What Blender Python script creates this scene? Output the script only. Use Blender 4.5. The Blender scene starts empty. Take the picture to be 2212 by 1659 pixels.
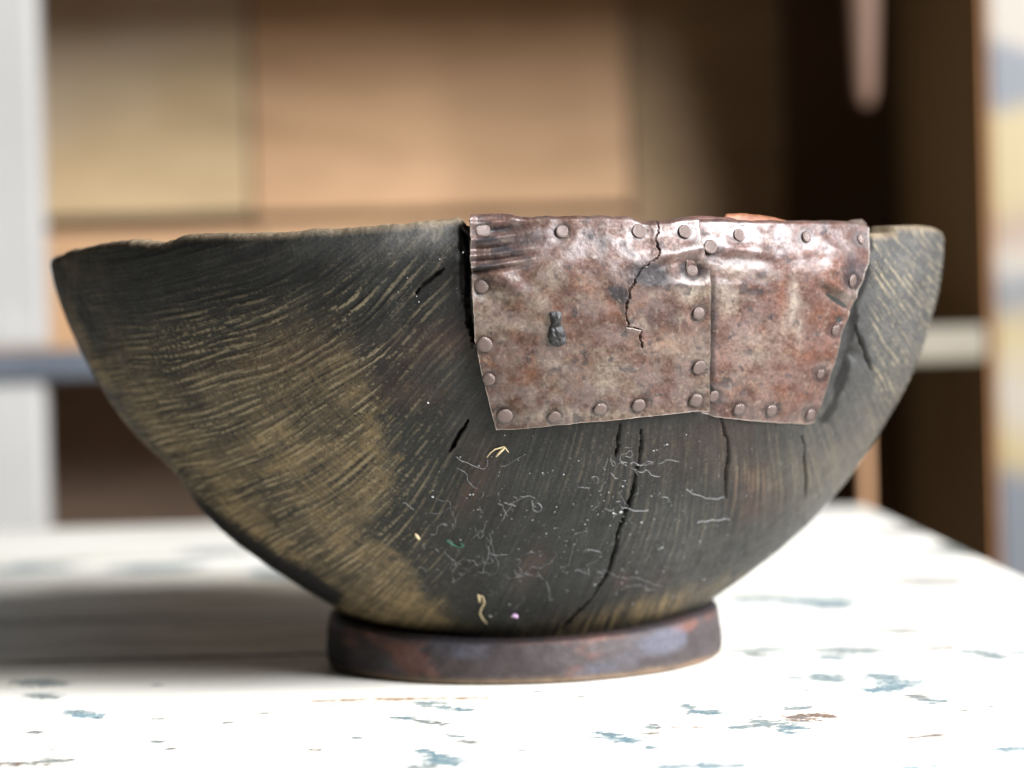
import bpy, math, random
import numpy as np
from mathutils import Matrix, Vector
random.seed(7); rng = np.random.default_rng(11)
R = math.radians
SC = bpy.context.scene; COL = SC.collection
# ------------------------------------------------------------------ camera, light, exposure
F = 4825.0                                   # focal length in units of a 2212 px wide picture
CAMP = np.array([0.0, -0.75, 0.1040])
cd = bpy.data.cameras.new('camera'); cam = bpy.data.objects.new('camera', cd); COL.objects.link(cam)
cd.sensor_width = 36; cd.lens = F / 2212 * 36; cd.clip_start = 0.02; cd.clip_end = 60
CM = Matrix.Rotation(R(90 - 0.95), 4, 'X') @ Matrix.Rotation(R(-1.6), 4, 'Z')
cam.matrix_world = Matrix.Translation(Vector(CAMP)) @ CM
cd.dof.use_dof = True; cd.dof.focus_distance = 0.615; cd.dof.aperture_fstop = 7.2; cd.dof.aperture_blades = 0
SC.camera = cam
w = bpy.data.worlds.new('World'); SC.world = w; w.use_nodes = True
bg = w.node_tree.nodes['Background']; bg.inputs[0].default_value = (0.80, 0.9, 1.0, 1); bg.inputs[1].default_value = 0.025
SC.view_settings.view_transform = 'Standard'; SC.view_settings.look = 'None'
SC.view_settings.exposure = 0.0; SC.view_settings.gamma = 1.0

def area(name, loc, target, sx, sy, power, color):
    l = bpy.data.lights.new(name, 'AREA'); l.shape = 'RECTANGLE'; l.size = sx; l.size_y = sy
    l.energy = power; l.color = color
    o = bpy.data.objects.new(name, l); COL.objects.link(o); o.location = loc
    o.rotation_euler = (Vector(target) - Vector(loc)).to_track_quat('-Z', 'Y').to_euler()
    return o
area('doorway_light', (1.50, -1.14, 1.02), (0, 0.1, 0.05), 0.66, 1.15, 225, (0.965, 0.97, 1.0))
area('window_light', (1.80, -0.55, 0.70), (0, 0, 0.08), 0.9, 0.9, 14, (0.86, 0.90, 1.0))

# ------------------------------------------------------------------ picture <-> world
RM = np.array(CM.to_3x3())
def ray(px, py):
    px = np.asarray(px, float); py = np.asarray(py, float)
    d = np.stack([(px - 1106) / F, -(py - 829.5) / F, -np.ones_like(px)], -1)
    return d @ RM.T
def proj(P):
    q = (P - CAMP) @ RM
    return 1106 + F * q[..., 0] / -q[..., 2], 829.5 - F * q[..., 1] / -q[..., 2]
def on_table(px, py):
    d = ray(px, py); t = -CAMP[2] / d[..., 2]
    return CAMP + d * t[..., None]
def at_depth(px, py, depth):
    d = ray(px, py); t = depth / d[..., 1]
    return CAMP + d * t[..., None]

# ------------------------------------------------------------------ noise in numpy
def _h(i, j, k, s):
    n = (i * 374761393 + j * 668265263 + k * 1274126177 + s * 974634777) & 0xffffffff
    n = ((n ^ (n >> 13)) * 1274126177) & 0xffffffff
    n = n ^ (n >> 16)
    return (n & 0xffff) / 65535.0
def vnoise(x, y, z=0.0, seed=0):
    x = np.asarray(x, float); y = np.asarray(y, float); z = np.asarray(z, float) + np.zeros_like(x)
    i = np.floor(x).astype(np.int64); j = np.floor(y).astype(np.int64); k = np.floor(z).astype(np.int64)
    u = x - i; v = y - j; q = z - k
    u = u*u*(3-2*u); v = v*v*(3-2*v); q = q*q*(3-2*q)
    def L(a, b, t): return a + (b - a) * t
    r = []
    for dk in (0, 1):
        r.append(L(L(_h(i, j, k+dk, seed), _h(i+1, j, k+dk, seed), u), L(_h(i, j+1, k+dk, seed), _h(i+1, j+1, k+dk, seed), u), v))
    return L(r[0], r[1], q)
def fbm(x, y, z=0.0, seed=0, o=4):
    a = 0; amp = 0.5; tot = 0
    x = np.asarray(x, float); y = np.asarray(y, float); z = np.asarray(z, float)
    for n in range(o):
        a = a + amp * vnoise(x, y, z, seed + n * 17); tot += amp
        x = x * 2.03 + 11.3; y = y * 2.03 + 5.7; z = z * 2.03 + 3.1; amp *= 0.5
    return a / tot
def ss(a, b, x):
    t = np.clip((np.asarray(x, float) - a) / (b - a), 0, 1); return t * t * (3 - 2 * t)
def polydist(px, py, pts):
    """distance to a polyline and the fraction along it"""
    pts = np.asarray(pts, float); best = np.full(np.shape(px), 1e9); fr = np.zeros(np.shape(px))
    seg = np.hypot(*(pts[1:] - pts[:-1]).T); cum = np.concatenate([[0], np.cumsum(seg)]); tot = cum[-1]
    for a, b, l, c in zip(pts[:-1], pts[1:], seg, cum):
        d = b - a; t = np.clip(((px - a[0]) * d[0] + (py - a[1]) * d[1]) / (l * l + 1e-9), 0, 1)
        q = np.hypot(px - a[0] - t * d[0], py - a[1] - t * d[1])
        m = q < best; best = np.where(m, q, best); fr = np.where(m, (c + t * l) / tot, fr)
    return best, fr
def gauss(px, py, cx, cy, sx, sy, ang=0):
    c, s = math.cos(R(ang)), math.sin(R(ang)); dx = px - cx; dy = py - cy
    a = (dx * c - dy * s) / sx; b = (dx * s + dy * c) / sy
    return np.exp(-0.5 * (a * a + b * b))
def mix(a, b, t): return a + (np.asarray(b) - a) * t[..., None]

# ------------------------------------------------------------------ object helpers
def tag(o, label=None, cat=None, group=None, kind=None):
    if label: o['label'] = label
    if cat: o['category'] = cat
    if group: o['group'] = group
    if kind: o['kind'] = kind
    return o
def empty(name, loc=(0, 0, 0)):
    o = bpy.data.objects.new(name, None); COL.objects.link(o); o.location = loc; o.empty_display_size = 0.05
    return o
def link(name, me, mat=None, parent=None):
    if mat is not None and not me.materials: me.materials.append(mat)
    o = bpy.data.objects.new(name, me); COL.objects.link(o)
    if parent is not None:
        o.parent = parent
        o.matrix_parent_inverse = Matrix.Translation(-Vector(parent.location)) if parent.parent is None else Matrix()
    return o
def npmesh(name, V, Q, smooth=True):
    me = bpy.data.meshes.new(name); V = np.asarray(V, np.float32).reshape(-1, 3); Q = np.asarray(Q, np.int32)
    k = Q.shape[1]
    me.vertices.add(len(V)); me.vertices.foreach_set('co', V.ravel())
    me.loops.add(Q.size); me.loops.foreach_set('vertex_index', Q.ravel())
    me.polygons.add(len(Q)); me.polygons.foreach_set('loop_start', np.arange(0, Q.size, k, dtype=np.int32))
    me.polygons.foreach_set('loop_total', np.full(len(Q), k, np.int32))
    me.polygons.foreach_set('use_smooth', np.full(len(Q), smooth, bool))
    me.update(calc_edges=True); me.validate()
    return me
def colattr(me, C, name='Col'):
    a = me.attributes.new(name, 'FLOAT_COLOR', 'POINT'); C = np.asarray(C, np.float32).reshape(-1, C.shape[-1])
    if C.shape[1] == 3: C = np.concatenate([C, np.ones((len(C), 1), np.float32)], 1)
    a.data.foreach_set('color', C.ravel())
def grid_quads(nr, nc, wrap=False, off=0):
    c = nc if wrap else nc - 1
    j, i = np.meshgrid(np.arange(nr - 1), np.arange(c), indexing='ij'); i2 = (i + 1) % nc
    return (np.stack([j*nc+i, j*nc+i2, (j+1)*nc+i2, (j+1)*nc+i], -1).reshape(-1, 4) + off)

# ------------------------------------------------------------------ materials
def newmat(name):
    m = bpy.data.materials.new(name); m.use_nodes = True; nt = m.node_tree
    return m, nt, nt.nodes['Principled BSDF']
def N(nt, typ, **kw):
    n = nt.nodes.new(typ)
    for k, v in kw.items():
        if k.startswith('i_'):
            n.inputs[int(k[2:]) if k[2:].isdigit() else k[2:].replace('_', ' ')].default_value = v
        else: setattr(n, k, v)
    return n
def noise(nt, scale, detail=4, rough=0.6, stretch=None, src='Object', dist=0.0):
    tc = N(nt, 'ShaderNodeTexCoord'); n = N(nt, 'ShaderNodeTexNoise'); n.inputs['Scale'].default_value = scale
    n.inputs['Detail'].default_value = detail; n.inputs['Roughness'].default_value = rough; n.inputs['Distortion'].default_value = dist
    if stretch:
        mp = N(nt, 'ShaderNodeMapping'); mp.inputs['Scale'].default_value = stretch
        nt.links.new(tc.outputs[src], mp.inputs[0]); nt.links.new(mp.outputs[0], n.inputs['Vector'])
    else: nt.links.new(tc.outputs[src], n.inputs['Vector'])
    return n.outputs['Fac']
def ramp(nt, fac, stops, interp='LINEAR'):
    r = N(nt, 'ShaderNodeValToRGB'); r.color_ramp.interpolation = interp
    e = r.color_ramp.elements
    while len(e) < len(stops): e.new(0.5)
    for el, (p, c) in zip(e, stops):
        el.position = p; el.color = (c if len(c) == 4 else (*c, 1)) if hasattr(c, '__len__') else (c, c, c, 1)
    nt.links.new(fac, r.inputs[0]); return r.outputs[0]
def mixc(nt, a, b, fac, mode='MIX'):
    m = N(nt, 'ShaderNodeMix', data_type='RGBA', blend_type=mode)
    for s, v in ((m.inputs[0], fac), (m.inputs[6], a), (m.inputs[7], b)):
        if isinstance(v, (int, float)): s.default_value = v
        elif isinstance(v, tuple): s.default_value = v if len(v) == 4 else (*v, 1)
        else: nt.links.new(v, s)
    return m.outputs[2]
def bump(nt, bsdf, fac, strength, dist):
    b = N(nt, 'ShaderNodeBump'); b.inputs['Strength'].default_value = strength; b.inputs['Distance'].default_value = dist
    nt.links.new(fac, b.inputs['Height']); nt.links.new(b.outputs[0], bsdf.inputs['Normal']); return b
def wood_mat(name, dark, light, scale=9, stretch=(1, 1, 12), rough=0.6, spec=0.3, blot=None):
    m, nt, b = newmat(name)
    f = noise(nt, scale, 6, 0.65, stretch, dist=0.6)
    c = ramp(nt, f, [(0.3, dark), (0.7, light)])
    if blot:
        c = mixc(nt, c, blot, ramp(nt, noise(nt, scale * 0.45, 3, 0.6), [(0.5, 0.0), (0.62, 1.0)]))
    nt.links.new(c, b.inputs['Base Color']); b.inputs['Roughness'].default_value = rough
    b.inputs['Specular IOR Level'].default_value = spec
    bump(nt, b, f, 0.4, 0.002); return m
def attr_mat(name, rough=(0.5, 0.7), spec=0.4, metal=0.0, grain=900, gamt=0.35, bstr=0.35, bdist=0.0004, stretch=None):
    m, nt, b = newmat(name)
    a = N(nt, 'ShaderNodeAttribute', attribute_name='Col')
    f = noise(nt, grain, 5, 0.7, stretch)
    g = ramp(nt, f, [(0.25, 1 - gamt), (0.75, 1 + gamt)])
    c = mixc(nt, a.outputs['Color'], g, 1.0, 'MULTIPLY')
    nt.links.new(c, b.inputs['Base Color'])
    f2 = noise(nt, grain * 0.22, 4, 0.65)
    nt.links.new(ramp(nt, f2, [(0.3, rough[0]), (0.7, rough[1])]), b.inputs['Roughness'])
    b.inputs['Specular IOR Level'].default_value = spec; b.inputs['Metallic'].default_value = metal
    bump(nt, b, f, bstr, bdist)
    return m, nt, b
M_WOOD, _, _ = attr_mat('charred_wood', (0.42, 0.66), 0.19, 0, 1100, 0.38, 0.5, 0.0005)
M_FOOT, _, _ = attr_mat('foot_wood', (0.52, 0.70), 0.25, 0, 600, 0.3, 0.4, 0.0005)
M_TIN, ntt, bt = attr_mat('rusted_tin', (0.37, 0.56), 0.62, 0.10, 900, 0.25, 0.5, 0.0003); bt.inputs['IOR'].default_value = 1.62
_a = [n for n in ntt.nodes if n.type == 'ATTRIBUTE'][0]; ntt.links.new(_a.outputs['Alpha'], bt.inputs['Specular IOR Level'])
M_RIVET, ntr, br = newmat('rivet_iron')
_f = noise(ntr, 500, 4, 0.6); ntr.links.new(ramp(ntr, _f, [(0.3, (0.055, 0.037, 0.032)), (0.7, (0.16, 0.117, 0.102))]), br.inputs['Base Color'])
br.inputs['Metallic'].default_value = 0.25; br.inputs['Roughness'].default_value = 0.27; bump(ntr, br, _f, 0.4, 0.0004)
M_BLOB, ntb, bb = newmat('dark_solder')
_f = noise(ntb, 420, 5, 0.7); ntb.links.new(ramp(ntb, _f, [(0.3, (0.012, 0.012, 0.0125)), (0.7, (0.045, 0.043, 0.043))]), bb.inputs['Base Color'])
bb.inputs['Metallic'].default_value = 0.4; bb.inputs['Roughness'].default_value = 0.5; bump(ntb, bb, _f, 0.8, 0.0008)
def plain(name, c, rough=0.6, spec=0.3):
    m, nt, b = newmat(name)
    nt.links.new(ramp(nt, noise(nt, 300, 3), [(0.3, tuple(x*0.8 for x in c)), (0.7, tuple(min(1, x*1.15) for x in c))]), b.inputs['Base Color'])
    b.inputs['Roughness'].default_value = rough; b.inputs['Specular IOR Level'].default_value = spec; return m
M_LINT = plain('lint', (0.40, 0.41, 0.41), 0.8); M_STRAW = plain('straw', (0.62, 0.5, 0.3), 0.6)
M_PINK = plain('pink_fluff', (0.55, 0.36, 0.55), 0.8); M_GREEN = plain('green_thread', (0.03, 0.16, 0.10), 0.8)

# ------------------------------------------------------------------ bowl profile (measured on the outline of the bowl)
_y0 = np.array([505, 529, 590, 666, 765, 805, 873, 972, 1060, 1138, 1206, 1269, 1302, 1345])
_hw = np.array([962, 967, 960, 941, 904, 885, 848, 780, 713, 636, 552, 460, 405, 340.])
_k = _hw / F; _r = 0.75 * _k / np.sqrt(1 + _k*_k); _dep = 0.75 - _r*_r/0.75
_z = 0.1040 - (_y0 - 750) * _dep / F
o_ = np.argsort(_z); _z = _z[o_]; _r = _r[o_]
ZT = np.linspace(-0.01, 0.16, 1701); RT = np.interp(ZT, _z, _r)
for _ in range(3):
    kz = np.ones(51) / 51; RT = np.convolve(np.pad(RT, 25, 'edge'), kz, 'valid')
def prof(z): return np.interp(z, ZT, RT)
def cxz(z): return np.interp(z, [0.0, 0.018, 0.07, 0.14], [0.0017, 0.0026, 0.0002, -0.0040])
def rad(phi, z):
    """outer radius, phi = 0 faces the camera, positive to the right"""
    r = prof(z)
    lean = 0.0034 * ss(0.1215, 0.139, z) * ss(-0.15, 0.05, phi) * (1 - ss(1.0, 1.25, phi))
    dent = 0.0035 * np.exp(-((phi + 1.45) / 0.4)**2 - ((z - 0.0655) / 0.010)**2)
    return r - lean - dent
def surf(phi, z, off=0.0):
    r = rad(phi, z) + off
    return np.stack([cxz(z) + r * np.sin(phi), -r * np.cos(phi), z], -1)
def Fs(P):
    z = P[..., 2]; dx = P[..., 0] - cxz(z); dy = P[..., 1]
    return np.hypot(dx, dy) - rad(np.arctan2(dx, -dy), z)
def hit(px, py):
    """where the line of sight through a picture point meets the bowl's outside"""
    d = ray(px, py); d = d / np.linalg.norm(d, axis=-1, keepdims=True)
    a = np.full(d.shape[:-1], 0.45); b = None
    lo = a.copy(); hi = a.copy(); found = np.zeros(a.shape, bool); prev = a.copy()
    for t in np.linspace(0.45, 0.80, 141):
        f = Fs(CAMP + d * t)
        m = (~found) & (f < 0); hi = np.where(m, t, hi); lo = np.where(m, prev, lo); found |= m; prev = np.full(a.shape, t)
    for _ in range(24):
        mid = (lo + hi) / 2; f = Fs(CAMP + d * mid[..., None]); lo = np.where(f > 0, mid, lo); hi = np.where(f > 0, hi, mid)
    return CAMP + d * lo[..., None]
def normal(P):
    e = 4e-4; g = []
    for k in range(3):
        q = np.zeros(3); q[k] = e; g.append(Fs(P + q) - Fs(P - q))
    n = np.stack(g, -1); return n / np.linalg.norm(n, axis=-1, keepdims=True)
# the rim line, front half
TOP = np.array([(112, 553), (125, 548), (160, 536), (200, 527), (240, 522), (275, 517), (288, 520), (320, 523), (350, 521), (372, 514), (390, 508), (480, 503),
    (560, 502), (600, 499), (650, 497), (680, 492), (760, 489), (900, 480), (960, 473), (990, 470), (1010, 472), (1030, 468), (1090, 469), (1150, 473), (1250, 471), (1330, 471),
    (1366, 478), (1385, 485), (1405, 486), (1440, 477), (1480, 475), (1560, 476), (1680, 479), (1750, 479), (1850, 480), (1880, 486), (1940, 487), (2000, 487), (2025, 491)], float)
_tp = hit(TOP[:, 0], TOP[:, 1] + 0.0)
_ok = np.abs(Fs(_tp)) < 1e-3
_tphi = np.arctan2(_tp[:, 0] - cxz(_tp[:, 2]), -_tp[:, 1]); _tz = _tp[:, 2]
o_ = np.argsort(_tphi); _tphi = _tphi[o_]; _tz = _tz[o_]
def rimz(phi):
    z = np.interp(phi, _tphi, _tz)
    back = ss(1.45, 2.2, np.abs(phi))
    z = z * (1 - back) + 0.134 * back
    z = z + 0.0008 * (fbm(phi * 22, 3.1, 0, 5, 3) - 0.5) * (1 - 0.4*ss(0, .1, phi)) + 0.0002 * (vnoise(phi * 160, 1.3, 0, 9) - 0.5)
    return z
Z0 = 0.1362
# ------------------------------------------------------------------ bowl body
NC = 1050; NB = 130; NRW = 470
phF = np.linspace(-R(102), R(102), NC); phB = np.linspace(R(102), R(258), NB + 2)[1:-1]
phi = np.concatenate([phF, np.where(phB > math.pi, phB - 2*math.pi, phB)])
NP = len(phi)
zz = np.linspace(0.004, Z0, 4000); s_ = np.concatenate([[0], np.cumsum(np.hypot(np.diff(zz), np.diff(prof(zz))))])
zb = np.interp(np.linspace(0, s_[-1], NRW), s_, zz)
rz = rimz(phi); insheet = ss(-0.062, -0.050, phi) * (1 - ss(0.985, 1.0, phi))
rz = rz - insheet * 0.0022
RHO = 0.0026
Zg = zb[:, None] + ss(0.097, Z0, zb)[:, None] * (rz - RHO - Z0)[None, :]
Pg = np.broadcast_to(phi[None, :], Zg.shape)
S0 = surf(Pg, Zg); PX, PY = proj(S0)
front = np.cos(Pg) > -0.05
# grain field (picture angles at control points) -> streaks drawn along the grain
CTRL = np.array([(150, 620, 2), (180, 760, 4), (300, 720, 6), (300, 900, 8), (420, 1010, 14), (500, 600, 12), (500, 720, 16), (500, 900, 18), (600, 1100, 24), (700, 1230, 28), (640, 640, 26), (760, 560, 36), (720, 760, 30),
    (700, 900, 36), (800, 1050, 40), (900, 1250, 48), (860, 620, 46), (900, 760, 50), (900, 900, 54), (950, 540, 48), (1000, 1050, 62), (1100, 1000, 66), (1200, 1000, 72), (1200, 1200, 64), (1350, 980, 82), (1350, 1200, 66), (1500, 960, 88), (1550, 1100, 84),
    (1500, 1250, 62), (1650, 960, 96), (1650, 1150, 82), (1800, 900, 112), (1900, 560, 124), (1960, 560, 128), (1900, 760, 120), (1800, 1050, 100), (980, 480, 50)], float)
sub = 10
px_s = PX[::sub, :NC:sub]; py_s = PY[::sub, :NC:sub]; num = 0; den = 0
for cx_, cy_, a_ in CTRL:
    w_ = 1.0 / (((px_s - cx_)**2 + (py_s - cy_)**2) / 60.0**2 + 0.4)**1.5
    num = num + w_ * np.exp(1j * 2 * R(a_)); den = den + w_
ang_s = np.angle(num / den) / 2
e2 = np.exp(2j * ang_s)
jj = np.arange(NRW) / sub; ii = np.arange(NC) / sub
def upsample(a):
    nj, ni = a.shape; j0 = np.minimum(jj.astype(int), nj - 2); i0 = np.minimum(ii.astype(int), ni - 2)
    fj = np.clip(jj - j0, 0, 1)[:, None]; fi = np.clip(ii - i0, 0, 1)[None, :]; J = j0[:, None]; I = i0[None, :]
    return (a[J, I]*(1-fj)*(1-fi) + a[J+1, I]*fj*(1-fi) + a[J, I+1]*(1-fj)*fi + a[J+1, I+1]*fj*fi)
ang = np.angle(upsample(e2)) / 2
ang = ang + R(16) * (fbm(Pg[:, :NC] * 9, Zg[:, :NC] * 60, 0, 77, 2) - 0.5)
pxF = PX[:, :NC]; pyF = PY[:, :NC]
gxj, gxi = np.gradient(pxF); gyj, gyi = np.gradient(pyF)
dxp = np.cos(ang); dyp = -np.sin(ang)
gxi = np.maximum(gxi, 0.25)
det = gxi * gyj - gxj * gyi; det = np.where(np.abs(det) < 0.2, -0.2, det)
di = (dxp * gyj - dyp * gxj) / det; dj = (gxi * dyp - gyi * dxp) / det
Li = prof(Zg[:, :NC]) * (phF[1] - phF[0]); Lj = np.full_like(Li, s_[-1] / NRW)
ln = np.hypot(di * Li, dj * Lj) / 0.0004; di /= ln; dj /= ln
def lic(src, steps):
    acc = src.copy(); J0, I0 = np.meshgrid(np.arange(NRW, dtype=float), np.arange(NC, dtype=float), indexing='ij')
    for sg in (1, -1):
        J = J0.copy(); I = I0.copy()
        for _ in range(steps):
            a = np.clip(np.rint(J).astype(int), 0, NRW - 1); b = np.clip(np.rint(I).astype(int), 0, NC - 1)
            J += sg * dj[a, b]; I += sg * di[a, b]
            a = np.clip(np.rint(J).astype(int), 0, NRW - 1); b = np.clip(np.rint(I).astype(int), 0, NC - 1)
            acc += src[a, b]
    acc = (acc - acc.mean()) / acc.std()
    return acc
def blur(a, n):
    for ax in (0, 1):
        p = [(0, 0), (0, 0)]; p[ax] = (n, n); q = np.pad(a, p, 'edge'); c = np.cumsum(q, ax)
        z_ = np.zeros_like(np.take(c, [0], ax)); c = np.concatenate([z_, c], ax); k = 2*n + 1
        a = (np.take(c, np.arange(k, c.shape[ax]), ax) - np.take(c, np.arange(0, c.shape[ax] - k), ax)) / k
    return a
# cell-like dashes: noise sampled finely across the grain and long along it
base = rng.random((NRW, NC))
st1 = lic(blur(base, 1) - blur(base, 3), 17)                 # pores and dashes
st2 = lic(rng.random((NRW, NC)), 34)         # long fine fibres
st4 = lic(rng.random((NRW, NC)), 7)
di_, dj_ = di.copy(), dj.copy(); di, dj = -dj_ * Lj / Li, di_ * Li / Lj
st5 = lic(rng.random((NRW, NC)), 12)         # faint fibres across the grain
di, dj = di_, dj_
st3 = lic(blur(rng.random((NRW, NC)), 3), 34)   # broad growth bands
# ---- colour of the wood
pxF = PX; pyF = PY
x3, y3, z3 = S0[..., 0], S0[..., 1], Zg
n1 = fbm(x3 * 60, y3 * 60, z3 * 60, 1); n2 = fbm(x3 * 220, y3 * 220, z3 * 220, 2); n3 = fbm(x3 * 25, y3 * 25, z3 * 25, 3)
def pad(a):
    out = np.zeros((NRW, NP)); out[:, :NC] = a
    out[:, NC:] = np.concatenate([a[:, -NB//2:][:, ::-1], a[:, :NB - NB//2][:, ::-1]], 1)
    return out
st1 = pad(st1); st2 = pad(st2); st3 = pad(st3); st4 = pad(st4); st5 = pad(st5)
wx = pxF + 90 * (n1 - 0.5) + 14 * st2; wy = pyF + 90 * (n3 - 0.5)
# worn olive-tan zone, lower left with a ragged right edge
EDGE = np.array([(500, 660), (700, 742), (800, 790), (900, 830), (1000, 850), (1060, 848), (1120, 805), (1160, 800), (1200, 868), (1250, 885), (1300, 940), (1345, 960), (1400, 950)], float)
ex = np.interp(pyF, EDGE[:, 0], EDGE[:, 1])
inside = ss(16, -24, pxF - ex + 95 * (n2 - 0.5) + 14 * st1 + 8 * st2)
upper = ss(600, 840, wy + 0.10 * (pxF - 500))
low = ss(820, 1130, pyF + 0.32 * (pxF - 500))
tan_m = inside * np.clip(0.55 * upper + 0.55 * low, 0, 1) * (0.45 + 0.8 * ss(0.3, 0.65, n1))
tan_m = np.clip(tan_m + 0.85 * ss(300, 130, pxF) * ss(520, 580, pyF) * ss(0.25, .6, n1), 0, 1)
tan_m = np.clip(tan_m + 0.55 * gauss(wx, wy, 1420, 1320, 190, 28, 12) * (1 + 0.35*st3) + 0.4 * gauss(wx, wy, 1900, 960, 60, 160, -60) , 0, 1)
tan_m = np.clip(tan_m + 0.5 * gauss(wx, wy, 900, 1320, 90, 32, -18), 0, 1)
tan_m = tan_m * (1 - 0.75 * gauss(pxF, pyF, 330, 600, 210, 85, 0))
black = np.array([0.0195, 0.0205, 0.0190]); tan = np.array([0.178, 0.128, 0.063]); stre = np.array([0.275, 0.225, 0.14]); grey = np.array([0.088, 0.086, 0.082]); red = np.array([0.085, 0.042, 0.029])
black = black * 0.62; C = np.broadcast_to(black, (NRW, NP, 3)).copy()
C = C * (0.45 + 1.1 * n1)[..., None] * (1 + 0.21 * st2 + 0.10 * st3)[..., None].clip(0.35, 2.2)
C = mix(C, tan, np.clip(tan_m * (0.56 + 0.13 * st3 + 0.15 * st2 + 0.15 * st5 + 0.10 * st1), 0, 1))
# light dashes along the grain: strong on the left, fading towards the black middle
dash = np.maximum(ss(0.62, 1.45, st1), 0.35 * ss(1.0, 2.0, st4)) * (0.35 + 0.65 * ss(0.3, 0.6, fbm(x3*90, y3*90, z3*90, 21)))
reg = ss(1060, 760, pxF) * ss(1400, 1250, pyF) * ss(170, 420, pxF) * (0.10 + 0.90 * ss(600, 720, pyF + 0.16*(pxF-500)))
reg = np.maximum(reg, 0.55 * gauss(pxF, pyF, 880, 560, 150, 70, 25))
reg = np.maximum(reg, 0.7 * ss(1872, 1895, pxF) * ss(920, 800, pyF)); tan_m = np.clip(tan_m + 0.35 * ss(1975, 2035, pxF + .45*(pyF-500)) * ss(.25, .55, n1), 0, 1)
reg = np.maximum(reg, 0.22 * ss(900, 930, pyF) * gauss(pxF, pyF, 1450, 1000, 260, 80))
reg = np.maximum(reg, 0.30 * gauss(pxF, pyF, 1470, 1150, 90, 90))
C = mix(C, stre, np.clip(dash * reg, 0, 1) * 0.64)
fine = ss(0.8, 2.2, st2) * ss(0.35, 0.7, n2)
C = mix(C, stre, np.clip(0.36 * fine * (0.10 + reg), 0, 1))
# grey bloom with the sheen of the right flank painted in, reddish rubbed places
gm = gauss(wx, wy, 1470, 1140, 80, 80) * 0.12 + gauss(wx, wy, 1960, 640, 60, 150) * 0.20 + ss(1640, 1930, pxF + .25*(pyF-800)) * 0.42 + gauss(wx, wy, 930, 500, 80, 25, 20) * 0.55 + gauss(wx, wy, 760, 520, 260, 24, 5) * 0.22
C = mix(C, grey, np.clip(gm, 0, 0.9) * (0.55 + 0.7 * n2))
C = mix(C, stre * 0.85, np.clip(np.maximum(dash, .6*fine) * ss(1868, 1890, pxF) * ss(960, 820, pyF) * 0.45, 0, 1))
for a, b, sx, sy, an, st in ((1160, 1205, 9, 30, -20, .6), (1335, 1240, 14, 12, 0, .5), (1420, 1245, 9, 22, -20, .5), (1015, 1060, 9, 34, -30, .6), (1640, 1045, 24, 24, 0, .7), (1610, 1100, 24, 18, 0, .4), (960, 740, 80, 32, 12, .45), (880, 840, 60, 24, -10, .4), (620, 760, 110, 26, 10, .3), (1050, 1010, 30, 60, 20, .2), (1450, 960, 120, 50, 0, .12), (1580, 960, 60, 60, 0, .2)):
    C = mix(C, red, np.clip(.62 * st * gauss(wx, wy, a, b, sx, sy, an) * (0.5 + n2), 0, 1))
# soot and old dirt: along the left edge of the patch, in the cut beside the right edge; under the left belly painted shade
soot_shade = 0.9 * ss(40, 6, np.abs(pxF - 1003 - 0.02*(pyF-470)) + 20*(n2-.5)) * ss(690, 620, pyF) + 0.8 * gauss(wx, wy, 990, 655, 24, 55) + .9 * gauss(pxF, pyF, 925, 605, 42, 10, 38)
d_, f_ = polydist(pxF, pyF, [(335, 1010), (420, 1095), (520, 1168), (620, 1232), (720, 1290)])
soot_shade = soot_shade + ss(30, 10, d_ + 16 * (n2 - .5))  # shade of the left underside painted on as a dark band
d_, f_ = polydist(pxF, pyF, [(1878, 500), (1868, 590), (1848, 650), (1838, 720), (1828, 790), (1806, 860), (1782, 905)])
soot_shade = soot_shade + ss(15, 4, d_ + 22 * (n2 - .5)) * ss(.35, .55, n1 + .1) * 0.95
soot_shade = soot_shade + .8*gauss(wx, wy, 575, 1125, 9, 22, 30) + .5 * gauss(wx, wy, 850, 1100, 80, 7, 14) + 0.5*gauss(wx, wy, 660, 1240, 12, 10) + .5*gauss(wx, wy, 520, 1060, 14, 8)
C = mix(C, (0.008, 0.0075, 0.007), np.clip(soot_shade, 0, 1))
# cracks: real grooves in the wood
CRACK = [([(1385, 925), (1386, 960), (1380, 1000), (1372, 1040), (1366, 1070), (1352, 1105), (1338, 1150), (1333, 1180), (1322, 1212), (1306, 1248), (1290, 1275), (1278, 1292)], 5.0, 0.0042),
         ([(1278, 1292), (1255, 1318), (1236, 1336), (1214, 1357)], 4.0, 0.0022),
         ([(1341, 905), (1336, 940), (1335, 965), (1330, 992)], 3.6, 0.0022),
         ([(1558, 897), (1562, 915), (1569, 945), (1573, 985), (1569, 1030), (1566, 1080)], 3.8, 0.0026),
         ([(1010, 905), (1002, 925), (985, 950), (970, 977)], 4.4, 0.0028),
         ([(1732, 940), (1738, 985), (1741, 1030), (1737, 1080)], 3.4, 0.0018),
         ([(1848, 700), (1858, 725), (1872, 765), (1886, 803)], 6.0, 0.0035),
         ([(895, 636), (915, 612), (935, 597), (958, 580)], 5.5, 0.0014),
         ([(1003, 470), (1006, 520), (1009, 570), (1011, 640), (1014, 690), (1022, 760)], 6.0, 0.0042)]
D = np.zeros((NRW, NP)); ck = np.zeros((NRW, NP))
jx = pxF + 11 * (fbm(pxF/14, pyF/30, 0, 55, 5) - .5); jy = pyF
for pts, hw, dp in CRACK:
    d_, f_ = polydist(jx, jy, pts)
    wv = hw * (0.45 + 0.9 * vnoise(f_ * 9, 0.5, 0, 31)) * np.minimum(1, 0.12 + 7 * f_ * (1 - f_))
    m = ss(1.0, 0.25, d_ / wv) * front
    D -= dp * m; ck = np.maximum(ck, m)
C = mix(C, (0.007, 0.006, 0.0055), np.clip(ck * 0.85, 0, 1))
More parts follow.
